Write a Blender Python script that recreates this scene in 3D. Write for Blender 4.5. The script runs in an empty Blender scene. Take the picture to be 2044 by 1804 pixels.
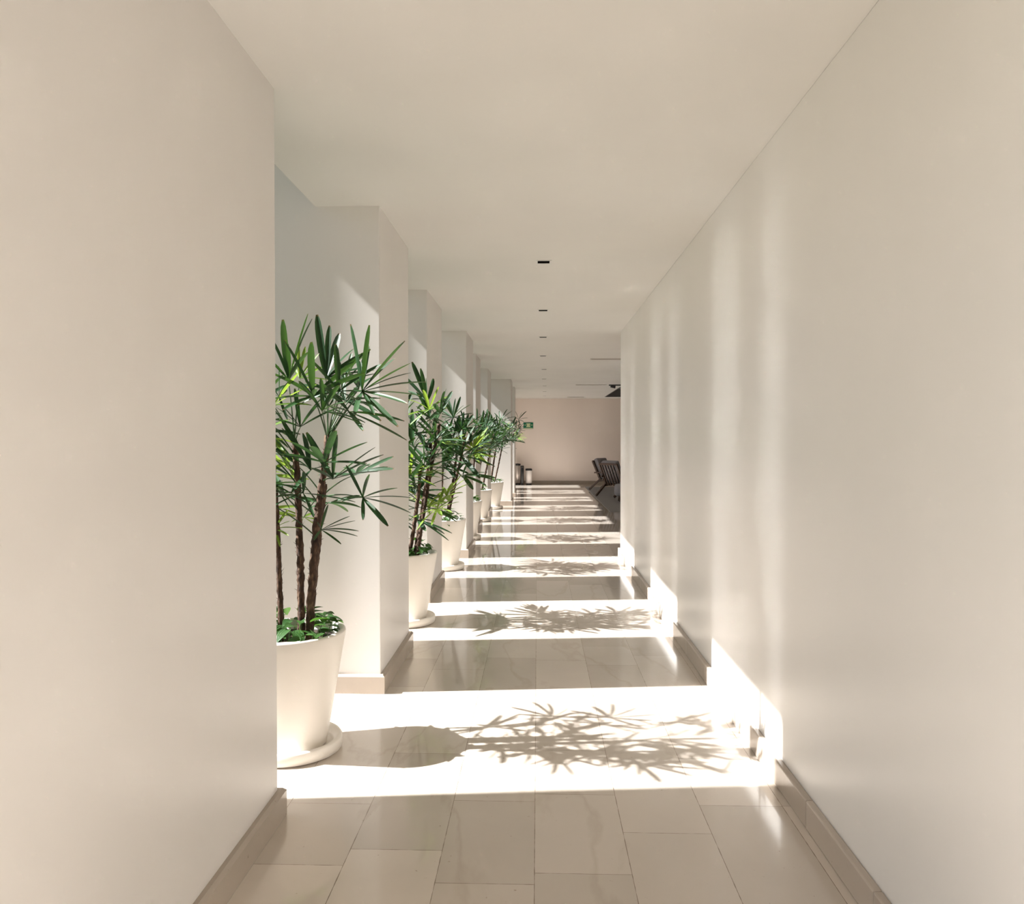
import bpy, bmesh, math, random
from mathutils import Vector, Matrix
PI = math.pi
scene = bpy.context.scene
COL = scene.collection

# ------------------------------------------------------------------ camera
cam_data = bpy.data.cameras.new('camera')
cam = bpy.data.objects.new('camera', cam_data)
COL.objects.link(cam)
cam.location = (0, 0, 1.5)
cam.rotation_euler = (PI/2 - math.atan(25/1600), 0, math.atan(51/1600))
cam_data.sensor_fit = 'HORIZONTAL'
cam_data.sensor_width = 36
cam_data.lens = 36*1600/2044
cam_data.clip_start = 0.05
cam_data.clip_end = 300
scene.camera = cam

# ------------------------------------------------------------------ light
SUN = Vector((1, 0.100, -0.985)).normalized()      # the way the sunlight travels
sd = bpy.data.lights.new('sun', 'SUN')
sd.energy = 9.5
sd.angle = math.radians(0.7)
sd.color = (1.0, 0.99, 0.985)
so = bpy.data.objects.new('sun', sd)
so.rotation_euler = SUN.to_track_quat('-Z', 'Y').to_euler()
so.location = (-6, 3, 8)
COL.objects.link(so)

world = bpy.data.worlds.new('world')
scene.world = world
world.use_nodes = True
wn = world.node_tree
wn.nodes.clear()
sky = wn.nodes.new('ShaderNodeTexSky')
sky.sky_type = 'NISHITA'
sky.sun_disc = False
sky.sun_elevation = math.asin(-SUN.z)
sky.sun_rotation = math.atan2(-SUN.x, -SUN.y)
sky.altitude = 50
sky.air_density = 1.0
sky.dust_density = 2.0
bgn = wn.nodes.new('ShaderNodeBackground')
bgn.inputs['Strength'].default_value = 0.085
wo = wn.nodes.new('ShaderNodeOutputWorld')
wn.links.new(sky.outputs[0], bgn.inputs[0])
wn.links.new(bgn.outputs[0], wo.inputs[0])

vs = scene.view_settings
vs.view_transform = 'Standard'
vs.look = 'None'
vs.exposure = 1.0
vs.gamma = 1
vs.use_curve_mapping = False
cy = scene.cycles
cy.max_bounces = 14
cy.diffuse_bounces = 9
cy.glossy_bounces = 6
cy.caustics_reflective = True
cy.blur_glossy = 0.0
cy.sample_clamp_indirect = 0
cy.use_denoising = True

# ------------------------------------------------------------------ materials
def mat(name, col, rough=0.5, spec=0.5, metal=0.0, coat=0.0, coat_rough=0.1):
    m = bpy.data.materials.new(name)
    m.use_nodes = True
    b = m.node_tree.nodes['Principled BSDF']
    b.inputs['Base Color'].default_value = (*col, 1)
    b.inputs['Roughness'].default_value = rough
    b.inputs['Specular IOR Level'].default_value = spec
    b.inputs['Metallic'].default_value = metal
    b.inputs['Coat Weight'].default_value = coat
    b.inputs['Coat Roughness'].default_value = coat_rough
    return m

def N(m, kind): return m.node_tree.nodes.new(kind)
def L(m, a, b): m.node_tree.links.new(a, b)
def BS(m): return m.node_tree.nodes['Principled BSDF']

def noise(m, scale, stretch=(1, 1, 1), detail=4, coord='Object'):
    tc = N(m, 'ShaderNodeTexCoord'); mp = N(m, 'ShaderNodeMapping')
    mp.inputs['Scale'].default_value = stretch
    nz = N(m, 'ShaderNodeTexNoise')
    nz.inputs['Scale'].default_value = scale; nz.inputs['Detail'].default_value = detail
    L(m, tc.outputs[coord], mp.inputs[0]); L(m, mp.outputs[0], nz.inputs['Vector'])
    return nz

def ramp(m, src, stops):
    r = N(m, 'ShaderNodeValToRGB')
    e = r.color_ramp.elements
    while len(e) < len(stops): e.new(0.5)
    for el, (p, c) in zip(e, stops):
        el.position = p; el.color = (*c, 1)
    L(m, src, r.inputs[0])
    return r

def bump(m, src, strength, dist=0.01):
    b = N(m, 'ShaderNodeBump')
    b.inputs['Strength'].default_value = strength; b.inputs['Distance'].default_value = dist
    L(m, src, b.inputs['Height']); L(m, b.outputs[0], BS(m).inputs['Normal'])
    return b

def paint(name, col, rough, streak=False, spec=0.5):
    m = mat(name, col, rough, spec)
    c2 = tuple(x*0.965 for x in col)
    nz = noise(m, 1.1, (1, 1, 0.35))
    r = ramp(m, nz.outputs['Fac'], [(0.35, c2), (0.65, col)])
    L(m, r.outputs[0], BS(m).inputs['Base Color'])
    if streak:
        n2 = noise(m, 5, (1, 1, 0.10), 1)
        mr = N(m, 'ShaderNodeMapRange')
        mr.inputs['To Min'].default_value = rough-0.03; mr.inputs['To Max'].default_value = rough+0.03
        L(m, n2.outputs['Fac'], mr.inputs['Value']); L(m, mr.outputs[0], BS(m).inputs['Roughness'])
    else:
        n2 = noise(m, 60, (1, 1, 1), 3)
        bump(m, n2.outputs['Fac'], 0.05, 0.004)
    return m

M = {}
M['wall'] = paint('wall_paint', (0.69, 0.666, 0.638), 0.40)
M['wall_gloss_lit'] = paint('wall_satin_lit', (0.80, 0.785, 0.76), 0.31, True, 0.35)  # satin wall, base colour raised to stand in for stronger light on this side
M['ceiling'] = paint('ceiling_paint', (0.69, 0.678, 0.648), 0.7, spec=0.25)
M['end_wall'] = paint('end_wall_paint', (0.90, 0.81, 0.75), 0.6)
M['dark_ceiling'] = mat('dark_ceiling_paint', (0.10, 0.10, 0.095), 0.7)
M['pot'] = mat('pot_fibreglass', (0.80, 0.76, 0.70), 0.38)
bump(M['pot'], noise(M['pot'], 40).outputs['Fac'], 0.04, 0.003)
M['soil'] = mat('soil', (0.045, 0.028, 0.018), 0.95)
bump(M['soil'], noise(M['soil'], 70).outputs['Fac'], 0.9, 0.02)
M['black'] = mat('black_plastic', (0.012, 0.012, 0.013), 0.4)
M['aperture'] = mat('dark_aperture', (0.004, 0.004, 0.004), 1.0, 0.0)
M['trim_white'] = mat('lamp_trim', (0.62, 0.62, 0.60), 0.4)
M['steel'] = mat('brushed_steel', (0.62, 0.56, 0.52), 0.35, metal=0.7)
M['bin_white'] = mat('white_enamel', (0.78, 0.74, 0.72), 0.4)
M['vent'] = mat('vent_metal', (0.55, 0.52, 0.48), 0.5)
M['wood'] = mat('dark_wood', (0.055, 0.026, 0.015), 0.42)
r_ = ramp(M['wood'], noise(M['wood'], 6, (6, 6, 1)).outputs['Fac'], [(0.35, (0.03, 0.014, 0.009)), (0.7, (0.10, 0.05, 0.028))])
L(M['wood'], r_.outputs[0], BS(M['wood']).inputs['Base Color'])
M['cushion'] = mat('grey_upholstery', (0.27, 0.26, 0.28), 0.9)
bump(M['cushion'], noise(M['cushion'], 160).outputs['Fac'], 0.4, 0.004)
M['rug'] = mat('grey_rug', (0.25, 0.24, 0.235), 0.95)
bump(M['rug'], noise(M['rug'], 90).outputs['Fac'], 0.7, 0.01)
M['sign_green'] = mat('sign_green', (0.0, 0.16, 0.085), 0.4)
M['sign_pale'] = mat('sign_pale', (0.62, 0.70, 0.42), 0.4)
M['grass'] = mat('lawn', (0.10, 0.19, 0.04), 0.9)
r_ = ramp(M['grass'], noise(M['grass'], 5).outputs['Fac'], [(0.3, (0.045, 0.065, 0.03)), (0.7, (0.08, 0.105, 0.05))])
L(M['grass'], r_.outputs[0], BS(M['grass']).inputs['Base Color'])
M['hedge'] = mat('hedge_leaves', (0.05, 0.11, 0.03), 0.8)
M['paving'] = mat('outdoor_paving', (0.55, 0.51, 0.46), 0.8)

# polished stone: one quad per slab, slab size in the uv, tint in an attribute
def stone(name, rough, tiles=True, base=((0.47, 0.415, 0.355), (0.63, 0.565, 0.495)), grout=(0.20, 0.155, 0.115)):
    m = mat(name, base[0], rough)
    b = BS(m)
    n1 = noise(m, 1.7, (1, 1, 1), 6)
    n1.inputs['Distortion'].default_value = 0.6
    at = N(m, 'ShaderNodeAttribute'); at.attribute_name = 'slab_tint'
    mix = N(m, 'ShaderNodeMath'); mix.operation = 'MULTIPLY_ADD'
    L(m, at.outputs['Fac'], mix.inputs[0]); mix.inputs[1].default_value = 0.55
    mm = N(m, 'ShaderNodeMath'); mm.operation = 'MULTIPLY'; mm.inputs[1].default_value = 0.45
    L(m, n1.outputs['Fac'], mm.inputs[0]); L(m, mm.outputs[0], mix.inputs[2])
    r = ramp(m, mix.outputs[0], [(0.1, base[0]), (0.75, base[1])])
    # thin veins
    vz = noise(m, 0.8, (1.6, 0.7, 1), 8)
    vz.inputs['Distortion'].default_value = 0.35
    vr = ramp(m, vz.outputs['Fac'], [(0.485, (1, 1, 1)), (0.5, (0.80, 0.76, 0.71)), (0.515, (1, 1, 1))])
    mul = N(m, 'ShaderNodeMixRGB'); mul.blend_type = 'MULTIPLY'; mul.inputs[0].default_value = 0.42
    L(m, r.outputs[0], mul.inputs[1]); L(m, vr.outputs[0], mul.inputs[2])
    # pits
    pz = noise(m, 46, (1, 1, 1), 3)
    pr = ramp(m, pz.outputs['Fac'], [(0.24, (0.62, 0.56, 0.5)), (0.29, (1, 1, 1))])
    mul2 = N(m, 'ShaderNodeMixRGB'); mul2.blend_type = 'MULTIPLY'; mul2.inputs[0].default_value = 0.7
    L(m, mul.outputs[0], mul2.inputs[1]); L(m, pr.outputs[0], mul2.inputs[2])
    out = mul2
    if tiles:
        uv = N(m, 'ShaderNodeUVMap'); uv.uv_map = 'edge'
        sep = N(m, 'ShaderNodeSeparateXYZ'); L(m, uv.outputs[0], sep.inputs[0])
        uv2 = N(m, 'ShaderNodeUVMap'); uv2.uv_map = 'edge2'
        sep2 = N(m, 'ShaderNodeSeparateXYZ'); L(m, uv2.outputs[0], sep2.inputs[0])
        m1 = N(m, 'ShaderNodeMath'); m1.operation = 'MINIMUM'
        L(m, sep.outputs[0], m1.inputs[0]); L(m, sep.outputs[1], m1.inputs[1])
        m2 = N(m, 'ShaderNodeMath'); m2.operation = 'MINIMUM'
        L(m, sep2.outputs[0], m2.inputs[0]); L(m, sep2.outputs[1], m2.inputs[1])
        m3 = N(m, 'ShaderNodeMath'); m3.operation = 'MINIMUM'
        L(m, m1.outputs[0], m3.inputs[0]); L(m, m2.outputs[0], m3.inputs[1])
        gn = noise(m, 18, (1, 1, 1), 4)
        ga = N(m, 'ShaderNodeMath'); ga.operation = 'MULTIPLY_ADD'
        L(m, gn.outputs['Fac'], ga.inputs[0]); ga.inputs[1].default_value = 0.0042; ga.inputs[2].default_value = -0.0009
        lt = N(m, 'ShaderNodeMath'); lt.operation = 'LESS_THAN'
        L(m, m3.outputs[0], lt.inputs[0]); L(m, ga.outputs[0], lt.inputs[1])
        gm = N(m, 'ShaderNodeMixRGB'); L(m, lt.outputs[0], gm.inputs[0])
        L(m, mul2.outputs[0], gm.inputs[1]); gm.inputs[2].default_value = (*grout, 1)
        out = gm
        rr = N(m, 'ShaderNodeMath'); rr.operation = 'MULTIPLY_ADD'
        L(m, lt.outputs[0], rr.inputs[0]); rr.inputs[1].default_value = 0.4; rr.inputs[2].default_value = rough
        L(m, rr.outputs[0], b.inputs['Roughness'])
    L(m, out.outputs[0], b.inputs['Base Color'])
    b.inputs['IOR'].default_value = 1.5
    return m
M['floor'] = stone('polished_marble', 0.20)
BS(M['floor']).inputs['Coat Weight'].default_value = 0.75
BS(M['floor']).inputs['Coat Roughness'].default_value = 0.045
M['base'] = stone('skirting_stone', 0.22, False, ((0.35, 0.295, 0.245), (0.49, 0.425, 0.365)))

def leaf_mat(name, c1, c2, trans, tc, tip=True):
    m = mat(name, c1, 0.42, 0.35)
    b = BS(m)
    uv = N(m, 'ShaderNodeUVMap'); uv.uv_map = 'blade'
    sep = N(m, 'ShaderNodeSeparateXYZ'); L(m, uv.outputs[0], sep.inputs[0])
    nz = noise(m, 9, (1, 1, 1), 3)
    r = ramp(m, nz.outputs['Fac'], [(0.3, c1), (0.7, c2)])
    out = r.outputs[0]
    if tip:
        tr = ramp(m, sep.outputs[1], [(0.955, (0, 0, 0)), (0.985, (1, 1, 1))])
        mx = N(m, 'ShaderNodeMixRGB'); L(m, tr.outputs[0], mx.inputs[0])
        L(m, out, mx.inputs[1]); mx.inputs[2].default_value = (0.10, 0.055, 0.02, 1)
        out = mx.outputs[0]
    L(m, out, b.inputs['Base Color'])
    sn = N(m, 'ShaderNodeMath'); sn.operation = 'SINE'
    mu = N(m, 'ShaderNodeMath'); mu.operation = 'MULTIPLY'; mu.inputs[1].default_value = 38
    L(m, sep.outputs[0], mu.inputs[0]); L(m, mu.outputs[0], sn.inputs[0])
    bump(m, sn.outputs[0], 0.25, 0.002)
    t = N(m, 'ShaderNodeBsdfTranslucent'); t.inputs[0].default_value = (*tc, 1)
    ms = N(m, 'ShaderNodeMixShader'); ms.inputs[0].default_value = trans
    o = m.node_tree.nodes['Material Output']
    L(m, b.outputs[0], ms.inputs[1]); L(m, t.outputs[0], ms.inputs[2]); L(m, ms.outputs[0], o.inputs[0])
    return m
M['leaf_dark'] = leaf_mat('palm_leaf_dark', (0.008, 0.030, 0.011), (0.018, 0.058, 0.018), 0.10, (0.06, 0.18, 0.025))
M['leaf_mid'] = leaf_mat('palm_leaf_mid', (0.012, 0.042, 0.013), (0.024, 0.070, 0.020), 0.10, (0.10, 0.23, 0.03))
M['leaf_light'] = leaf_mat('palm_leaf_light', (0.07, 0.15, 0.025), (0.16, 0.25, 0.035), 0.30, (0.36, 0.52, 0.06))
M['ground_leaf'] = leaf_mat('ground_cover_leaf', (0.012, 0.045, 0.012), (0.05, 0.12, 0.03), 0.2, (0.14, 0.34, 0.04), tip=False)
M['petiole'] = mat('petiole_green', (0.035, 0.075, 0.025), 0.35)
M['cane'] = mat('fibrous_cane', (0.06, 0.035, 0.022), 0.95)
r_ = ramp(M['cane'], noise(M['cane'], 60, (1, 1, 0.35)).outputs['Fac'],
          [(0.3, (0.022, 0.012, 0.008)), (0.55, (0.075, 0.04, 0.024)), (0.75, (0.20, 0.13, 0.08))])
L(M['cane'], r_.outputs[0], BS(M['cane']).inputs['Base Color'])
bump(M['cane'], noise(M['cane'], 90, (1, 1, 0.4)).outputs['Fac'], 0.9, 0.01)

# ------------------------------------------------------------------ builders
def obj(name, bm, m, parent=None, smooth=False, loc=None):
    me = bpy.data.meshes.new(name)
    bm.normal_update()
    bm.to_mesh(me); bm.free()
    for x in (m if isinstance(m, (list, tuple)) else [m]): me.materials.append(x)
    if smooth:
        for p in me.polygons: p.use_smooth = True
    o = bpy.data.objects.new(name, me)
    COL.objects.link(o)
    if parent: o.parent = parent
    if loc is not None: o.location = loc
    return o

def tag(o, label, cat, group=None, kind=None):
    if label: o['label'] = label
    if cat: o['category'] = cat
    if group: o['group'] = group
    if kind: o['kind'] = kind
    return o

def thing(name, label, cat, loc, rz=0, group=None):
    o = bpy.data.objects.new(name, None); COL.objects.link(o)
    o.empty_display_size = 0.1
    o.location = loc; o.rotation_euler = (0, 0, rz)
    return tag(o, label, cat, group)

def struct(name, bm, m, label=None, cat=None, bev=0.0):
    o = obj(name, bm, m)
    o['kind'] = 'structure'
    if label: o['label'] = label
    if cat: o['category'] = cat
    if bev: bevel(o, bev)
    return o

def bevel(o, w, seg=2):
    b = o.modifiers.new('bevel', 'BEVEL'); b.width = w; b.segments = seg; b.limit_method = 'ANGLE'
    return o

def bx(bm, x0, x1, y0, y1, z0, z1, mtx=None):
    v = [bm.verts.new((x, y, z)) for x in (x0, x1) for y in (y0, y1) for z in (z0, z1)]
    f = [(0, 1, 3, 2), (4, 6, 7, 5), (0, 4, 5, 1), (2, 3, 7, 6), (0, 2, 6, 4), (1, 5, 7, 3)]
    for q in f: bm.faces.new([v[i] for i in q])
    if mtx is not None:
        for p in v: p.co = mtx @ p.co
    return v

def prism(bm, poly, z0, z1):
    a = [bm.verts.new((x, y, z0)) for x, y in poly]; b = [bm.verts.new((x, y, z1)) for x, y in poly]
    n = len(poly)
    bm.faces.new(a[::-1]); bm.faces.new(b)
    for i in range(n): bm.faces.new((a[i], a[(i+1) % n], b[(i+1) % n], b[i]))

def lathe(bm, prof, seg=64, loc=(0, 0, 0)):
    rings = []
    for r, z in prof:
        rings.append([bm.verts.new((loc[0]+r*math.cos(2*PI*k/seg), loc[1]+r*math.sin(2*PI*k/seg), loc[2]+z)) for k in range(seg)])
    for a, b in zip(rings, rings[1:]):
        for k in range(seg): bm.faces.new((a[k], a[(k+1) % seg], b[(k+1) % seg], b[k]))
    bm.faces.new(rings[0][::-1]); bm.faces.new(rings[-1])

def tube(bm, pts, rads, seg=8, rough=0.0, rnd=None):
    pts = [Vector(p) for p in pts]
    rings = []
    side = None
    for i, p in enumerate(pts):
        d = (pts[min(i+1, len(pts)-1)] - pts[max(i-1, 0)]).normalized()
        if side is None:
            side = d.orthogonal().normalized()
        side = (side - d*side.dot(d)).normalized()
        up = d.cross(side)
        r = rads[i] if isinstance(rads, (list, tuple)) else rads
        ring = []
        for k in range(seg):
            rr = r*(1 + (rnd.uniform(-rough, rough) if rough else 0))
            a = 2*PI*k/seg
            ring.append(bm.verts.new(p + (side*math.cos(a) + up*math.sin(a))*rr))
        rings.append(ring)
    for a, b in zip(rings, rings[1:]):
        for k in range(seg): bm.faces.new((a[k], a[(k+1) % seg], b[(k+1) % seg], b[k]))
    bm.faces.new(rings[0][::-1]); bm.faces.new(rings[-1])

def bez(p0, p1, p2, n):
    return [p0*(1-t)**2 + p1*2*t*(1-t) + p2*t*t for t in [i/n for i in range(n+1)]]

# ------------------------------------------------------------------ floor
def slab_floor():
    rnd = random.Random(7)
    bm = bmesh.new()
    e1 = bm.loops.layers.uv.new('edge'); e2 = bm.loops.layers.uv.new('edge2')
    tint = bm.faces.layers.float.new('slab_tint')
    w = 0.337
    # joints across the first columns, as they lie in front of the camera
    fixed = {0: 2.78, 1: 2.894, 2: 3.30, 3: 2.752, 4: 3.049, 5: 3.288}
    x = -1.021 - w*6
    ci = -6
    while x < 7.2:
        x0, x1 = max(x, -1.66), min(x+w, 7.2)
        if x1 > x0:
            start = fixed.get(ci, 2.7 + rnd.uniform(0, 0.6))
            ys = [start]
            y = start
            while y < 27.3: y += rnd.choice((0.48, 0.62, 0.78, 0.9)); ys.append(y)
            y = start
            while y > -6.2: y -= rnd.choice((0.62, 0.78, 0.9)); ys.insert(0, y)
            if ci == 0:
                ys = [v for v in ys if v <= 2.781 or v > 3.5]; ys.append(3.257); ys.sort()
            for a, b in zip(ys, ys[1:]):
                ya, yb = max(a, -6.2), min(b, 27.3)
                if yb <= ya: continue
                vv = [bm.verts.new(c) for c in ((x0, ya, 0), (x1, ya, 0), (x1, yb, 0), (x0, yb, 0))]
                f = bm.faces.new(vv); f[tint] = rnd.random()
                for lp in f.loops:
                    c = lp.vert.co
                    lp[e1].uv = (c.x-x0, c.y-ya); lp[e2].uv = (x1-c.x, yb-c.y)
        x += w; ci += 1
    bmesh.ops.remove_doubles(bm, verts=bm.verts, dist=1e-5)
    return bm
fl = struct('floor', slab_floor(), M['floor'])
bm = bmesh.new(); bx(bm, -1.66, 7.2, -6.2, 27.3, -0.25, -0.004)
obj('floor_slab', bm, M['paving'], fl)

# ------------------------------------------------------------------ walls
H = 2.87
def skirting(bm, x0, x1, y0, y1, t=0.028, h=0.112, c=0.012):
    """a skirting round a block: lower band with a chamfered top edge"""
    lo = [(x0-t, y0-t), (x1+t, y0-t), (x1+t, y1+t), (x0-t, y1+t)]
    hi = [(x0-t+c, y0-t+c), (x1+t-c, y0-t+c), (x1+t-c, y1+t-c), (x0-t+c, y1+t-c)]
    rings = []
    for poly, z in ((lo, 0.0005), (lo, h-c), (hi, h)):
        rings.append([bm.verts.new((x, y, z)) for x, y in poly])
    for a, b in zip(rings, rings[1:]):
        for k in range(4): bm.faces.new((a[k], a[(k+1) % 4], b[(k+1) % 4], b[k]))
    bm.faces.new(rings[-1])

XO = -2.75
ZR = 4.02
def pillar(name, xi, y0, y1, label=None):
    bm = bmesh.new()
    # the outer end carries a short nib towards the opening
    prism(bm, [(XO, y0-0.15), (XO+0.16, y0-0.15), (XO+0.16, y0), (xi, y0), (xi, y1), (XO, y1)], 0, ZR)
    o = struct(name, bm, M['wall'], label, 'pillar' if label else None, 0.005)
    b = bmesh.new(); skirting(b, XO+0.2, xi, y0, y1)
    sk = obj('baseboard', b, M['base'], o)
    b2 = sk
    return o

pillar('wall_left', -1.03, 1.35, 3.128)
pl = [(-0.928, 4.70, 5.745), (-1.012, 7.33, 8.45), (-0.90, 10.12, 11.2), (-0.985, 12.8, 13.86),
      (-0.962, 15.48, 16.54), (-0.60, 18.17, 19.23), (-0.60, 20.84, 21.9), (-0.74, 23.53, 24.6), (-1.0, 26.2, 27.0)]
plab = ['square white painted pillar just beyond the largest potted palm, first past the near left wall',
        'second white pillar from the near left wall, beyond the second potted palm',
        'third white pillar from the near left wall, beyond the third potted palm',
        'fourth white pillar from the near left wall, mostly hidden by the third',
        'fifth white pillar from the near left wall, narrow sliver behind the far palms',
        'wide sunlit white pillar standing furthest into the corridor near its end',
        'white pillar edge seen just past the wide sunlit far pillar',
        'white pillar behind the wide far pillar, nearly hidden',
        'last white pillar in the corner by the end wall']
for (xi, a, b), lb in zip(pl, plab): pillar('pillar', xi, a, b, lb)
pillar('pillar', -1.03, -3.6, -2.4, 'white pillar of the left wall behind the viewpoint')
bm = bmesh.new(); bx(bm, XO, -1.03, -6.2, -4.6, 0, ZR)
struct('wall_back_left', bm, M['wall'])
bm = bmesh.new(); bx(bm, -2.8, 1.3, -6.35, -6.2, 0, H+0.35)
struct('wall_back', bm, M['wall'])

# right wall of the corridor, ends where the lounge opens
XR = 1.062
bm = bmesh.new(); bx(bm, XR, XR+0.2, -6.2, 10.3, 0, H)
struct('wall_right', bm, M['wall_gloss_lit'], bev=0.004)
bm = bmesh.new()
rnd = random.Random(3)
tint_l = bm.faces.layers.float.new('slab_tint')
y = -6.2
while y < 10.31:
    y2 = min(y + 0.62, 10.325)
    if abs(y2-10.325) < 0.2: y2 = 10.325
    n0 = len(bm.faces)
    prism(bm, [(XR-0.03, y), (XR, y), (XR, y2-0.0015), (XR-0.03, y2-0.0015)], 0.0005, 0.112)
    bm.faces.ensure_lookup_table()
    tv = rnd.random()
    for f in bm.faces[n0:]: f[tint_l] = tv
    y = y2
    if y >= 10.32: break
bx(bm, XR, XR+0.23, 10.3, 10.328, 0.0005, 0.112)
o = obj('baseboard_right', bm, M['base']); o['kind'] = 'structure'; bevel(o, 0.006, 2)

bm = bmesh.new(); bx(bm, -2.8, 7.2, 26.95, 27.15, 0, H)
struct('wall_end', bm, M['end_wall'])
bm = bmesh.new(); bx(bm, -0.99, 7.0, 26.925, 26.95, 0.0005, 0.112)
struct('baseboard_end', bm, M['base'])
bm = bmesh.new(); bx(bm, 7.0, 7.2, 10.1, 26.95, 0, H)
struct('wall_lounge_right', bm, M['end_wall'])
bm = bmesh.new(); bx(bm, XR+0.2, 7.0, 10.1, 10.3, 0, H)
struct('wall_lounge_front', bm, M['end_wall'])

# ceiling: with a dark recess over the lounge
bm = bmesh.new()
RX0, RX1, RY0, RY1 = 2.15, 4.6, 20.9, 25.9
XC = -1.308
bx(bm, XC, 1.27, -6.2, 27.15, H, H+0.35)
bx(bm, 1.27, 7.2, 10.1, RY0, H, H+0.35)
bx(bm, 1.27, 7.2, RY1, 27.15, H, H+0.35)
bx(bm, 1.27, RX0, RY0, RY1, H, H+0.35)
bx(bm, RX1, 7.2, RY0, RY1, H, H+0.35)
struct('ceiling', bm, M['ceiling'])
# high outer slab carried by the pillars, and the wall that stands on the lintel
bm = bmesh.new(); bx(bm, XO, XC+0.15, -6.35, 27.15, ZR, ZR+0.4)
struct('outer_roof_slab', bm, M['wall'])
bm = bmesh.new(); bx(bm, XC, XC+0.15, -6.2, 27.15, H+0.35, ZR)
struct('wall_upper_left', bm, M['wall'])
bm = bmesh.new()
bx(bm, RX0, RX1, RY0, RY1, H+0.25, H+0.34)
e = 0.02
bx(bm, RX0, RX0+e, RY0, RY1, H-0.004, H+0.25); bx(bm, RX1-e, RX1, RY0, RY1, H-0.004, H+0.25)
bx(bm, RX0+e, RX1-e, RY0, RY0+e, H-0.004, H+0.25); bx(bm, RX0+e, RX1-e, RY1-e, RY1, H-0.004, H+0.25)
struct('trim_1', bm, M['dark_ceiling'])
# outside: dark soil strip, unseen and added to cut bounced light, then lawn
bm = bmesh.new(); bx(bm, -4.2, -1.66, -30, 50, -0.35, -0.02)
struct('added_dark_ground', bm, M['soil'])
bm = bmesh.new(); bx(bm, -60, -4.2, -60, 80, -0.3, -0.03)
o = obj('lawn', bm, M['grass']); tag(o, 'mown green lawn outside the openings on the left', 'grass', kind='stuff')

# ------------------------------------------------------------------ palms
def blade(bm, uvl, p0, p1, w, sag, nrm, rnd, drop_tip=0.0):
    """one leaflet: folded strip from hub to tip, blunt end"""
    p0 = Vector(p0); p1 = Vector(p1)
    d = p1 - p0
    ln = d.length
    mid = (p0+p1)/2 + Vector(nrm)*sag*ln
    pts = bez(p0, mid, p1, 8)
    prof = [0.22, 0.55, 0.80, 0.94, 1.0, 1.0, 0.95, 0.78, 0.30]
    rows = []
    for i, p in enumerate(pts):
        t = (pts[min(i+1, 8)] - pts[max(i-1, 0)]).normalized()
        side = t.cross(Vector(nrm))
        if side.length < 1e-3: side = t.orthogonal()
        side.normalize(); up = side.cross(t).normalized()
        hw = w*0.5*prof[i]
        rows.append(([bm.verts.new(p + side*hw*s + up*(abs(s)*hw*0.38 - hw*0.2)) for s in (-1, -0.5, 0, 0.5, 1)], i/8))
    for (a, ta), (b, tb) in zip(rows, rows[1:]):
        for k in range(4):
            f = bm.faces.new((a[k], a[k+1], b[k+1], b[k]))
            f.smooth = True
            for lp, u in zip(f.loops, ((k/4, ta), ((k+1)/4, ta), ((k+1)/4, tb), (k/4, tb))): lp[uvl].uv = u

def fan(parent, cane_pt, hub, tips, matname, rnd, widths=(0.020, 0.032), sag=0.10):
    """a palmate leaf: leaflets from the hub, petiole from the cane"""
    hub = Vector(hub); cane_pt = Vector(cane_pt)
    bm = bmesh.new(); uvl = bm.loops.layers.uv.new('blade')
    tv = [Vector(t) for t in tips]
    cen = sum(((t-hub).normalized() for t in tv), Vector())
    nrm = Vector((0, 0, 1)) - cen.normalized()*0.35
    if nrm.length < .1: nrm = Vector((0, 0, 1))
    for t in tv:
        n = (nrm + Vector((rnd.uniform(-.35, .35), rnd.uniform(-.5, .1), 0))).normalized()
        w = rnd.uniform(*widths)*min(1.25, max(0.6, (t-hub).length/0.24))
        blade(bm, uvl, hub, t, w, rnd.uniform(0.4, 1.2)*sag, n, rnd)
    lf = obj('leaf', bm, M[matname], parent)
    bm = bmesh.new()
    m1 = cane_pt + (hub-cane_pt)*0.5 + Vector((0, 0, 0.10*(hub-cane_pt).length))
    tube(bm, bez(cane_pt, m1, hub, 8), [0.0042-0.0022*i/8 for i in range(9)], 5)
    obj('petiole', bm, M['petiole'], lf, smooth=True)
    return lf

def cane(parent, pts, r, rnd):
    bm = bmesh.new()
    P = [Vector(p) for p in pts]
    dense = []
    for a, b in zip(P, P[1:]):
        n = max(2, int((b-a).length/0.018))
        dense += [a + (b-a)*k/n for k in range(n)]
    dense.append(P[-1])
    rr = []
    for i, p in enumerate(dense):
        t = i/len(dense)
        node = 1 + 0.14*max(0, math.sin(i*1.35))
        rr.append(r*(1.08-0.25*t)*node)
    dense = [p + Vector((rnd.uniform(-1, 1), rnd.uniform(-1, 1), 0))*r*0.10 for p in dense]
    tube(bm, dense, rr, 10, 0.16, rnd)
    # ragged sheath fibres
    for k in range(int(len(dense)*2.2)):
        i = rnd.randrange(2, len(dense)-1)
        a = rnd.uniform(0, 2*PI)
        o = Vector((math.cos(a), math.sin(a), 0))
        s = Vector((-o.y, o.x, 0))*0.0016
        b0 = dense[i] + o*rr[i]*0.9
        tip = b0 + o*rnd.uniform(0.004, 0.018) + Vector((0, 0, rnd.uniform(0.004, 0.03)))
        q = [bm.verts.new(b0-s), bm.verts.new(b0+s), bm.verts.new(tip), bm.verts.new(b0+Vector((0, 0, 0.004)))]
        bm.faces.new((q[0], q[1], q[2])); bm.faces.new((q[0], q[2], q[3])); bm.faces.new((q[1], q[3], q[2]))
    return obj('cane', bm, M['cane'], parent, smooth=True)

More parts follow.
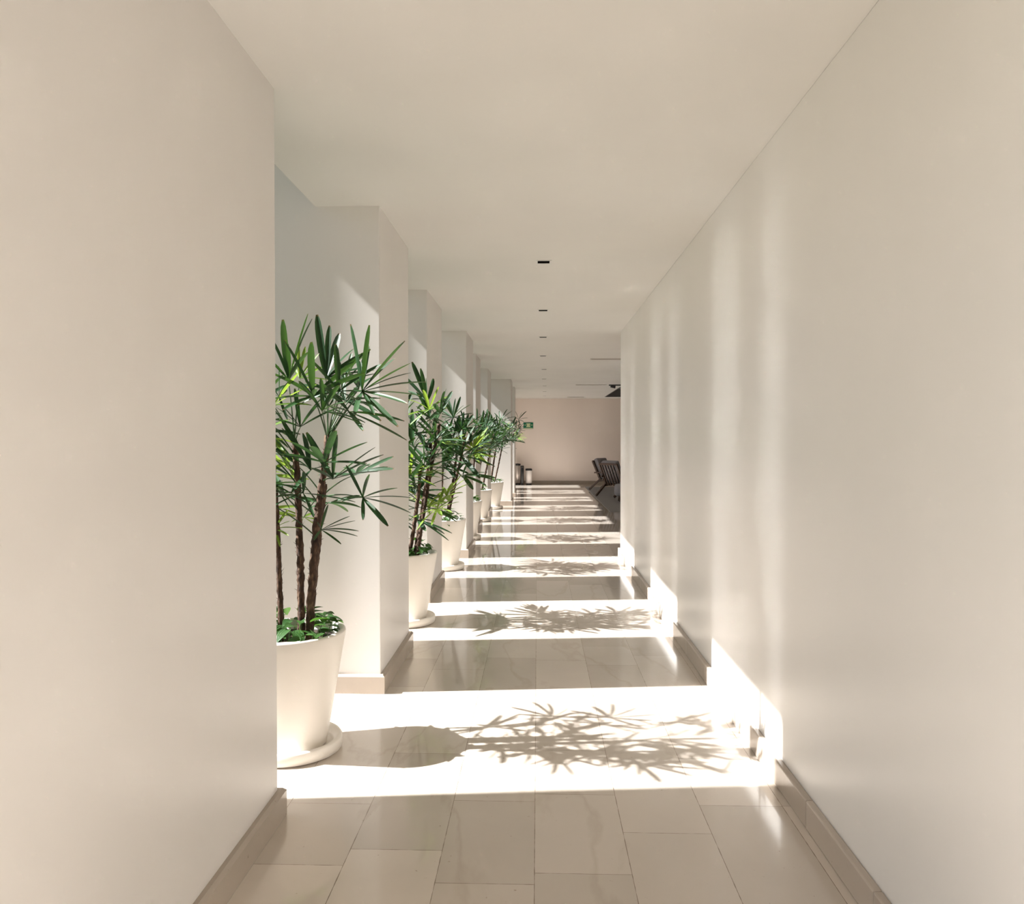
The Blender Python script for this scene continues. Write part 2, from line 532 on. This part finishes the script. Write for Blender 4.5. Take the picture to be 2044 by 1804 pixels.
def pot_parts(parent, rt=0.268, rb=0.175, h=0.58):
    bm = bmesh.new()
    prof = [(0.0, 0.022), (rb-0.012, 0.022), (rb, 0.034)]
    for i in range(1, 11):
        t = i/10; prof.append((rb+(rt-rb)*t, 0.034+(h-0.044)*t))
    prof += [(rt-0.002, h-0.003), (rt-0.008, h), (rt-0.022, h), (rt-0.028, h-0.006), (rt-0.04, h-0.075), (0.0, h-0.076)]
    prof = [(max(r, 0.0005), z) for r, z in prof]
    lathe(bm, prof, 96); obj('pot', bm, M['pot'], parent, smooth=True)
    bm = bmesh.new()
    R = 0.25
    prof = [(0.0005, 0.001), (R-0.02, 0.001), (R-0.004, 0.008), (R, 0.03), (R-0.001, 0.056), (R-0.007, 0.064),
            (R-0.018, 0.066), (R-0.028, 0.06), (R-0.034, 0.03), (R-0.045, 0.021), (0.0005, 0.021)]
    lathe(bm, prof, 96); obj('saucer', bm, M['pot'], parent, smooth=True)
    bm = bmesh.new()
    rs = rt-0.037
    lathe(bm, [(0.0005, h-0.0765), (rs, h-0.0765), (rs+0.001, h-0.05), (rs*0.7, h-0.038), (0.0005, h-0.034)], 40)
    obj('soil', bm, M['soil'], parent, smooth=True)

def ground_cover(parent, rnd, n=60, rt=0.268, h=0.58):
    bm = bmesh.new(); uvl = bm.loops.layers.uv.new('blade')
    for k in range(n):
        a = rnd.uniform(0, 2*PI); r = rt*math.sqrt(rnd.uniform(0.10, 0.66))*0.96
        c = Vector((r*math.cos(a), r*math.sin(a), h + rnd.uniform(-0.015, 0.085)*(1.25-r/rt*0.5)))
        da = a + rnd.uniform(-1.1, 1.1)
        el = rnd.uniform(-0.35, 0.5)
        d = Vector((math.cos(da)*math.cos(el), math.sin(da)*math.cos(el), math.sin(el)))
        side = d.cross(Vector((rnd.uniform(-.4, .4), rnd.uniform(-.4, .4), 1))).normalized()
        up = side.cross(d).normalized()
        ln = rnd.uniform(0.055, 0.10); wd = ln*rnd.uniform(0.55, 0.75)
        st = [(0, 0.12), (0.06, 0.62), (0.22, 0.95), (0.42, 1.0), (0.62, 0.8), (0.82, 0.42), (1.0, 0.03)]
        rows = []
        for t, w in st:
            p = c + d*ln*t - up*ln*0.30*t*t
            rows.append(([bm.verts.new(p + side*wd*0.5*w*s + up*abs(s)*wd*0.16*w) for s in (-1, 0, 1)], t))
        for (A, ta), (B, tb) in zip(rows, rows[1:]):
            for q in range(2):
                f = bm.faces.new((A[q], A[q+1], B[q+1], B[q])); f.smooth = True
                for lp, u in zip(f.loops, ((q/2, ta), ((q+1)/2, ta), ((q+1)/2, tb), (q/2, tb))): lp[uvl].uv = u
        # stalk
        b0 = Vector((c.x*0.85, c.y*0.85, h-0.05))
        s2 = side*0.0016
        q = [bm.verts.new(b0-s2), bm.verts.new(b0+s2), bm.verts.new(c+s2), bm.verts.new(c-s2)]
        bm.faces.new(q)
    return obj('ground_cover', bm, M['ground_leaf'], parent)

def pick(rnd, light=0.12):
    v = rnd.random()
    return 'leaf_light' if v < light else ('leaf_mid' if v < 0.5 else 'leaf_dark')

def auto_fan(parent, base, az, el, pet, bl, nb, rnd, m):
    out = Vector((math.cos(az)*math.cos(el), math.sin(az)*math.cos(el), math.sin(el)))
    hub = Vector(base) + out*pet
    side = Vector((-math.sin(az), math.cos(az), 0))
    # leaf plane: forward vector droops as the petiole leans out
    fe = el + rnd.uniform(-0.75, 0.30)
    fwd = Vector((math.cos(az)*math.cos(fe), math.sin(az)*math.cos(fe), math.sin(fe)))
    tips = []
    span = rnd.uniform(1.45, 2.0)
    up = side.cross(fwd); up = up if up.z > 0 else -up
    roll = rnd.uniform(-0.85, 0.85)
    side, up = side*math.cos(roll) + up*math.sin(roll), up*math.cos(roll) - side*math.sin(roll)
    for k in range(nb):
        a = -span + 2*span*k/(nb-1) + rnd.uniform(-.09, .09)
        l = bl*(1-0.22*abs(a)/span)*rnd.uniform(0.88, 1.08)
        t = hub + (fwd*math.cos(a) + side*math.sin(a))*l + up*l*rnd.uniform(0.05, 0.42) + Vector((0, 0, -l*rnd.uniform(0.02, 0.25)))
        tips.append(t)
    return fan(parent, base, hub, tips, m, rnd, (0.024, 0.036))

def auto_palm(loc, label, seed, top=2.0, ncane=4, nleaf=24, spread=1.0, light=0.12, bl=0.25, lean=(0, 0), low=0.0):
    rnd = random.Random(seed)
    root = thing('potted_palm', label, 'potted plant', loc, 0, 'potted palms between the pillars')
    pot_parts(root)
    ground_cover(root, rnd, 46)
    canes = []
    for k in range(ncane):
        a = 2*PI*k/ncane + rnd.uniform(-.5, .5); r = rnd.uniform(0.04, 0.12)
        b = Vector((r*math.cos(a), r*math.sin(a), 0.53))
        hh = top - 0.30 - (k/ncane)*0.42
        s = rnd.uniform(0.05, 0.16)*spread
        e = Vector((b.x + s*math.cos(a) + lean[0], b.y + s*math.sin(a) + lean[1], hh))
        m = (b+e)/2 + Vector((rnd.uniform(-.03, .03), rnd.uniform(-.03, .03), 0))
        pts = bez(b, m, e, 6)
        cane(root, pts, rnd.uniform(0.013, 0.019), rnd)
        canes.append(pts)
    az = rnd.uniform(0, 6)
    for i in range(nleaf):
        c = canes[i % ncane]
        t = 1 - (i//ncane)/max(1, (nleaf//ncane))*(0.55+low)
        k = t*(len(c)-1); j = min(int(k), len(c)-2)
        base = c[j] + (c[j+1]-c[j])*(k-j)
        az += 2.4
        el = 0.15 + 1.0*max(0, (t-0.45)/0.55)*rnd.uniform(0.7, 1.1)
        auto_fan(root, base, az, el, rnd.uniform(0.14, 0.30)*spread, bl*rnd.uniform(0.85, 1.15), rnd.randint(7, 10), rnd, pick(rnd, light))
    return root

def near_palm():
    rnd = random.Random(11)
    root = thing('potted_palm', 'largest potted lady palm, nearest in the row, beside the near left wall', 'potted plant',
                 (-1.20, 3.83, 0), 0, 'potted palms between the pillars')
    pot_parts(root); ground_cover(root, rnd, 95)
    C = [[(-0.02, -0.06, .54), (-0.035, -0.06, 1.05), (-0.05, -0.05, 1.28)],
         [(0.05, 0.03, .54), (0.045, 0.03, .95), (0.035, 0.03, 1.25), (0.02, 0.03, 1.50)],
         [(0.105, -0.03, .54), (0.115, -0.02, .80), (0.14, -0.01, 1.10), (0.17, 0.0, 1.34), (0.19, 0.01, 1.52)],
         [(0.07, 0.07, .54), (0.10, 0.08, .82), (0.13, 0.08, 1.10), (0.15, 0.09, 1.28)],
         [(-0.12, 0.02, .54), (-0.15, 0.03, .95), (-0.19, 0.03, 1.42)]]
    for p, r in zip(C, (0.0125, 0.0165, 0.0185, 0.016, 0.016)): cane(root, p, r, rnd)
    # fans: cane index, height of the sheath, hub (x, y, z), lean sign, tips (x, z), material
    for ci, ch, hub, sg, tips, mt in NEAR_FANS:
        c = [Vector(q) for q in C[ci]]
        zz = min(max(ch, c[0].z), c[-1].z)
        for a, b in zip(c, c[1:]):
            if a.z <= zz <= b.z: base = a + (b-a)*((zz-a.z)/max(1e-6, b.z-a.z))
        hv = Vector(hub)
        dl = [math.hypot(x-hub[0], z-hub[2]) for x, z in tips]
        Lm = max(dl)*1.02
        T = []
        for (x, z), d in zip(tips, dl):
            dy = sg*math.sqrt(max(0, (Lm*rnd.uniform(0.82, 1.0))**2 - d*d))*0.75
            T.append((x, hub[1]+dy, z))
        fan(root, base, hv, T, mt, rnd, (0.022, 0.031), 0.07)
    # leaves on the side turned to the garden
    az = 0.0
    for i in range(20):
        c = C[(4, 1, 0, 4, 3)[i % 5]]
        t = 1 - (i//4)*0.11
        k = t*(len(c)-1); j = min(int(k), len(c)-2)
        a0 = Vector(c[j]); b0 = Vector(c[j+1])
        base = a0 + (b0-a0)*(k-j)
        az = PI + (-1.55 + 3.1*((i*0.618) % 1.0))
        auto_fan(root, base, az, 0.3+0.8*t*rnd.uniform(.6, 1), rnd.uniform(0.2, 0.36), 0.26, rnd.randint(7, 9), rnd, pick(rnd, 0.18))
    for az, el, ci, t, pet in ((1.5, .6, 2, 1.0, .32), (1.2, .3, 3, .9, .30), (1.7, .15, 3, .7, .3), (-1.4, .5, 2, .95, .3), (-1.7, .7, 1, .95, .3),
                               (-1.3, .2, 2, .75, .28), (0.9, .9, 2, 1.0, .30), (-1.0, .9, 2, 1.0, .26)):
        c = C[ci]; k = t*(len(c)-1); j = min(int(k), len(c)-2)
        a0 = Vector(c[j]); b0 = Vector(c[j+1])
        auto_fan(root, a0+(b0-a0)*(k-j), az, el, pet, 0.25, 8, rnd, pick(rnd, 0.15))
    return root

# the fans of the near palm that lean into the corridor, in metres from the pot's centre
NEAR_FANS = [
    (2, 1.5, (0.393, -0.16, 1.72), -1, [(0.339, 2.03), (0.442, 2.016), (0.592, 1.952), (0.631, 1.841), (0.688, 1.764), (0.672, 1.697), (0.624, 1.659), (0.579, 1.557), (0.483, 1.608), (0.409, 1.602)], 'leaf_mid'),
    (2, 1.48, (0.391, -0.15, 1.724), 1, [(0.417, 1.935), (0.533, 1.883), (0.616, 1.807), (0.359, 1.871)], 'leaf_dark'),
    (2, 1.52, (0.305, -0.05, 1.631), -1, [(0.577, 1.585), (0.58, 1.496), (0.411, 1.539), (0.216, 1.757), (0.262, 1.704), (0.256, 1.648)], 'leaf_mid'),
    (2, 1.3, (0.246, -0.12, 1.315), -1, [(0.149, 1.532), (0.289, 1.522), (0.445, 1.464), (0.484, 1.429), (0.474, 1.354), (0.187, 1.373)], 'leaf_dark'),
    (2, 1.22, (0.399, -0.18, 1.232), -1, [(0.345, 1.385), (0.46, 1.347), (0.575, 1.283), (0.626, 1.233), (0.62, 1.163), (0.536, 1.115), (0.428, 1.143), (0.341, 1.226)], 'leaf_dark'),
    (2, 1.1, (0.184, -0.1, 1.076), -1, [(0.237, 1.2), (0.332, 1.145), (0.345, 1.119), (0.361, 1.07), (0.358, 1.047), (0.299, 1.02), (0.181, 1.04)], 'leaf_mid'),
    (1, 1.48, (0.072, -0.05, 1.559), -1, [(-0.017, 1.652), (0.003, 1.671), (0.07, 1.737), (0.196, 1.697), (0.193, 1.668), (0.256, 1.648), (-0.024, 1.595)], 'leaf_dark'),
    (2, 1.5, (0.156, -0.12, 1.7), -1, [(0.079, 1.933), (0.196, 1.933), (0.424, 1.919), (0.417, 1.8), (0.234, 1.72), (0.09, 1.629), (0.039, 1.785), (-0.008, 1.668)], 'leaf_mid'),
    (2, 1.52, (0.167, 0.06, 1.798), 1, [(0.124, 2.109), (0.176, 2.062), (0.202, 2.035), (0.267, 1.96), (0.369, 1.852), (0.331, 1.869), (0.1, 2.015), (0.318, 1.94)], 'leaf_dark'),
    (1, 1.4, (0.13, -0.08, 1.355), -1, [(0.032, 1.552), (0.144, 1.513), (0.087, 1.257), (0.269, 1.372), (-0.011, 1.598), (0.137, 1.529)], 'leaf_dark'),
    (1, 1.22, (0.111, -0.14, 1.251), -1, [(-0.001, 1.409), (0.154, 1.358), (0.0, 1.312), (0.355, 1.21), (0.202, 1.151), (0.002, 1.189), (-0.016, 1.261)], 'leaf_dark'),
    (1, 1.5, (0.001, 0.0, 1.784), -1, [(-0.035, 1.981), (0.009, 2.061), (0.097, 2.104), (0.117, 2.08), (-0.073, 1.901), (0.049, 1.954), (0.15, 1.9), (-0.087, 1.821)], 'leaf_mid'),
    (1, 1.5, (0.04, 0.05, 1.798), 1, [(0.068, 1.953), (0.136, 1.919), (0.129, 1.865), (-0.021, 1.879), (0.034, 1.973), (0.156, 1.797)], 'leaf_light'),
    (4, 1.42, (-0.03, -0.05, 1.704), -1, [(-0.123, 1.83), (-0.03, 1.849), (0.05, 1.783), (0.036, 1.731), (-0.13, 1.738), (-0.111, 1.632), (0.023, 1.592)], 'leaf_dark'),
    (0, 1.2, (-0.053, -0.05, 1.076), -1, [(0.027, 1.169), (0.034, 1.116), (0.037, 1.049), (0.087, 1.076), (-0.14, 1.129), (-0.127, 1.036), (-0.007, 0.996)], 'leaf_light'),
    (0, 1.28, (-0.049, -0.08, 1.283), -1, [(0.044, 1.25), (0.03, 1.171), (-0.022, 1.382), (-0.141, 1.355), (-0.149, 1.237), (0.024, 1.309)], 'leaf_mid'),
    (3, 1.25, (0.025, 0.16, 1.109), 1, [(-0.08, 1.15), (-0.017, 1.039), (0.089, 1.053), (0.124, 1.088), (0.054, 1.123), (-0.052, 1.08)], 'leaf_light'),
    (3, 1.28, (0.144, 0.2, 1.668), 1, [(0.059, 1.753), (0.102, 1.809), (0.201, 1.766), (0.243, 1.696), (0.214, 1.619), (0.08, 1.619)], 'leaf_dark'),
    (2, 1.52, (0.234, 0.18, 1.786), 1, [(0.171, 1.968), (0.248, 1.946), (0.34, 1.918), (0.374, 1.835), (0.29, 1.807), (0.192, 1.807)], 'leaf_mid'),
]
near_palm()
auto_palm((-1.09, 6.53, 0), 'second potted palm from the front, with yellow-green lit top leaves', 21, 1.93, 5, 40, 1.15, 0.22, 0.31, (0.05, 0.0), 0.20)
auto_palm((-1.10, 9.28, 0), 'third potted palm from the front, bushy crown over bare brown canes', 33, 1.82, 5, 36, 1.20, 0.10, 0.32, (0.06, 0.0), -0.2)
auto_palm((-1.10, 12.02, 0), 'fourth potted palm from the front, mostly hidden behind the third', 45, 1.86, 3, 26, 1.1, 0.1, 0.30, (0.08, 0), -0.2)
auto_palm((-1.10, 14.70, 0), 'fifth potted palm, dense dark crown on thin canes with small pot', 52, 1.90, 3, 30, 1.15, 0.05, 0.30, (0.14, 0), -0.25)
auto_palm((-1.00, 17.35, 0), 'sixth potted palm, in front of the wide sunlit far pillar', 63, 1.88, 3, 32, 1.15, 0.05, 0.31, (0.14, 0), -0.3)
auto_palm((-0.98, 20.03, 0), 'seventh potted palm, only leaf tips showing past the wide far pillar', 74, 2.05, 4, 26, 1.15, 0.1, 0.28, (0.16, 0), -0.2)
auto_palm((-1.05, 22.72, 0), 'potted palm hidden behind the far pillars, seen only by its floor shadow', 85, 1.95, 4, 16, 1.2, 0.1, 0.26, (0.1, 0), -0.2)

# ------------------------------------------------------------------ ceiling lights and vents
dl = [(0.046, 6.21), (0.058, 8.53), (0.073, 10.76), (0.089, 13.16), (0.126, 15.69), (0.146, 18.16), (0.178, 20.53), (0.20, 23.0), (0.215, 25.2)]
ordn = ['nearest', 'second', 'third', 'fourth', 'fifth', 'sixth', 'seventh', 'eighth', 'farthest']
for i, (x, y) in enumerate(dl):
    lb = ('nearest square recessed black downlight in the corridor ceiling' if i == 0 else
          'farthest small recessed downlight, just before the end wall' if i == 8 else
          '%s square recessed downlight from the front of the ceiling row' % ordn[i])
    t = thing('recessed_downlight', lb, 'ceiling light', (x, y, H), 0, 'downlights along the corridor ceiling')
    bm = bmesh.new()
    o_, i_ = 0.060, 0.046
    bx(bm, -o_, -i_, -o_, o_, -0.004, 0); bx(bm, i_, o_, -o_, o_, -0.004, 0)
    bx(bm, -i_, i_, -o_, -i_, -0.004, 0); bx(bm, -i_, i_, i_, o_, -0.004, 0)
    obj('trim_frame', bm, M['trim_white'], t)
    bm = bmesh.new(); bx(bm, -i_, i_, -i_, i_, -0.0015, 0); obj('aperture', bm, M['aperture'], t)

for (x0, x1, y, d, lb) in ((0.90, 2.4, 13.7, 0.055, 'nearest long slot air vent in the lounge ceiling'),
                           (0.95, 1.72, 20.1, 0.07, 'middle slot air vent, beside the black spotlight'),
                           (0.95, 1.5, 25.9, 0.10, 'farthest slot air vent, close to the end wall')):
    t = thing('slot_air_vent', lb, 'air vent', ((x0+x1)/2, y, H), 0, 'slot air vents in the ceiling')
    w = (x1-x0)/2
    bm = bmesh.new()
    bx(bm, -w, w, -d, -d+0.02, -0.012, 0); bx(bm, -w, w, d-0.02, d, -0.012, 0)
    bx(bm, -w, -w+0.02, -d+0.02, d-0.02, -0.012, 0); bx(bm, w-0.02, w, -d+0.02, d-0.02, -0.012, 0)
    obj('frame', bm, M['vent'], t)
    bm = bmesh.new(); bx(bm, -w+0.02, w-0.02, -d+0.02, d-0.02, -0.003, 0); obj('slot', bm, M['aperture'], t)
    bm = bmesh.new(); bx(bm, -w+0.02, w-0.02, -0.008, 0.008, -0.012, -0.003); obj('louvre', bm, M['vent'], t)

t = thing('track_spotlight', 'black spotlight on a short track under the lounge ceiling', 'ceiling light', (2.12, 20.1, H))
bm = bmesh.new(); bx(bm, -0.34, 0.5, -0.02, 0.02, -0.03, 0); obj('track', bm, M['black'], t)
bm = bmesh.new(); tube(bm, [(-0.24, 0, -0.025), (-0.24, 0, -0.05)], 0.012, 10); obj('arm', bm, M['black'], t)
bm = bmesh.new(); tube(bm, [(-0.30, 0.0, -0.045), (-0.18, 0.01, -0.065)], [0.026, 0.034], 16); obj('lamp_head', bm, M['black'], t)

# ------------------------------------------------------------------ exit sign
t = thing('safety_sign', 'small green safety sign with pale symbol on the end wall', 'sign', (-0.31, 26.95, 1.965))
bm = bmesh.new(); bx(bm, -0.165, 0.165, -0.012, 0, -0.105, 0.105); obj('board', bm, M['sign_green'], t)
bm = bmesh.new()
y0, y1 = -0.015, -0.012
def quad(pts):
    a = [bm.verts.new((x, y0, z)) for x, z in pts]; b = [bm.verts.new((x, y1, z)) for x, z in pts]
    bm.faces.new(a); bm.faces.new(b[::-1])
    n = len(pts)
    for i in range(n): bm.faces.new((a[i], b[i], b[(i+1) % n], a[(i+1) % n]))
quad([(-0.075, 0.075), (-0.045, 0.015), (-0.075, -0.05), (0.075, -0.05), (0.045, 0.015), (0.075, 0.075)])
for s in (-1, 1):
    quad([(s*0.155, 0.026), (s*0.155, 0.012), (s*0.095, 0.012), (s*0.095, 0.026)][::s])
    quad([(s*0.095, 0.040), (s*0.095, -0.002), (s*0.070, 0.019)][::s])
quad([(-0.155, -0.078), (-0.155, -0.098), (0.155, -0.098), (0.155, -0.078)])
obj('symbol', bm, M['sign_pale'], t)

# ------------------------------------------------------------------ bins
def bin_(name, label, x, y, r, h, body, group=None):
    t = thing(name, label, 'bin', (x, y, 0))
    bm = bmesh.new(); lathe(bm, [(r*0.86, 0.0), (r*0.9, 0.004), (r*0.9, 0.045), (r*0.86, 0.05)], 32); obj('base', bm, M['black'], t, True)
    bm = bmesh.new(); lathe(bm, [(r*0.9, 0.05), (r, 0.055), (r, h-0.07), (r*0.97, h-0.066)], 40); obj('body', bm, body, t, True)
    bm = bmesh.new(); lathe(bm, [(r*0.98, h-0.066), (r*1.05, h-0.062), (r*1.05, h-0.015), (r*0.85, h), (0.001, h+0.002)], 40); obj('lid', bm, M['black'], t, True)
    bm = bmesh.new(); bx(bm, -0.03, 0.03, -r-0.035, -r*0.8, 0.012, 0.024); obj('pedal', bm, M['black'], t)
bin_('pedal_bin', 'tall steel bin with black lid, beside the black bin in the left far corner', -0.665, 26.6, 0.10, 0.70, M['steel'])
bin_('pedal_bin', 'narrow all-black bin standing between the steel bin and the white bin', -0.505, 26.35, 0.055, 0.64, M['black'])
bin_('pedal_bin', 'short white bin with black lid, rightmost of the bins by the end wall', -0.29, 26.5, 0.105, 0.54, M['bin_white'])

# ------------------------------------------------------------------ lounge chairs, rug, ottoman
def beam(bm, a, b, w, d=None):
    a = Vector(a); b = Vector(b); d = d or w
    t = (b-a).normalized(); s = t.cross(Vector((0, 1, 0)));
    if s.length < 0.05: s = t.cross(Vector((1, 0, 0)))
    s.normalize(); u = s.cross(t)
    v = []
    for p in (a, b):
        for i, j in ((-1, -1), (1, -1), (1, 1), (-1, 1)): v.append(bm.verts.new(p + s*i*w/2 + u*j*d/2))
    for q in ((0, 3, 2, 1), (4, 5, 6, 7), (0, 1, 5, 4), (1, 2, 6, 5), (2, 3, 7, 6), (3, 0, 4, 7)): bm.faces.new([v[i] for i in q])

def lounge_chair(label, loc, rz):
    """faces local +X, back leaning to -X"""
    t = thing('lounge_chair', label, 'chair', loc, rz, 'wooden lounge chairs')
    for s in (-1, 1):
        y = s*0.33
        bm = bmesh.new(); beam(bm, (-0.20, y, 0.36), (-0.60, y, 0.024), 0.045); obj('leg', bm, M['wood'], t)
        bm = bmesh.new(); beam(bm, (0.30, y, 0.55), (0.38, y, 0.005), 0.045); obj('leg', bm, M['wood'], t)
        bm = bmesh.new(); beam(bm, (-0.42, y, 0.52), (0.36, y, 0.57), 0.035, 0.06); obj('armrest', bm, M['wood'], t)
        bm = bmesh.new(); beam(bm, (-0.30, y, 0.28), (0.34, y, 0.36), 0.05, 0.035); obj('side_rail', bm, M['wood'], t)
        bm = bmesh.new(); beam(bm, (-0.22, y*0.94, 0.27), (-0.50, y*0.94, 0.86), 0.045); obj('back_post', bm, M['wood'], t)
    bm = bmesh.new(); beam(bm, (-0.495, -0.31, 0.85), (-0.495, 0.31, 0.85), 0.05, 0.05); obj('top_rail', bm, M['wood'], t)
    for k in range(6):
        y = -0.25+0.1*k
        bm = bmesh.new(); beam(bm, (-0.225, y, 0.28), (-0.49, y, 0.84), 0.018, 0.04); obj('slat', bm, M['wood'], t)
    bm = bmesh.new(); bx(bm, -0.24, 0.36, -0.30, 0.30, 0.34, 0.46); bevel(obj('seat_cushion', bm, M['cushion'], t), 0.03, 3)
    bm = bmesh.new(); bx(bm, -0.06, 0.06, -0.28, 0.28, 0.0, 0.56, Matrix.Translation((-0.20, 0, 0.42)) @ Matrix.Rotation(-0.44, 4, 'Y'))
    bevel(obj('back_cushion', bm, M['cushion'], t), 0.03, 3)
    return t
RUG = 0.012
lounge_chair('dark wooden slat-back chair seen from behind, nearer of the two lounge chairs', (2.20, 21.1, RUG), math.radians(40))
lounge_chair('grey cushioned wooden lounge chair behind the slat-back chair', (2.20, 23.5, RUG), math.radians(-35))
bm = bmesh.new(); bx(bm, 1.50, 5.2, 16.6, 25.3, 0.0005, RUG)
o = obj('area_rug', bm, M['rug']); tag(o, 'plain grey rug under the lounge chairs, right of the striped floor', 'rug')
t = thing('ottoman', 'small grey round ottoman half hidden behind the right wall end', 'ottoman', (2.08, 19.3, RUG+0.001))
bm = bmesh.new(); lathe(bm, [(0.20, 0.14), (0.23, 0.16), (0.24, 0.26), (0.23, 0.38), (0.19, 0.42), (0.001, 0.425)], 32); obj('cushion', bm, M['cushion'], t, True)
for k in range(4):
    a = PI/4 + k*PI/2
    bm = bmesh.new(); tube(bm, [(0.15*math.cos(a), 0.15*math.sin(a), 0.15), (0.18*math.cos(a), 0.18*math.sin(a), 0.003)], [0.018, 0.012], 10); obj('leg', bm, M['wood'], t)
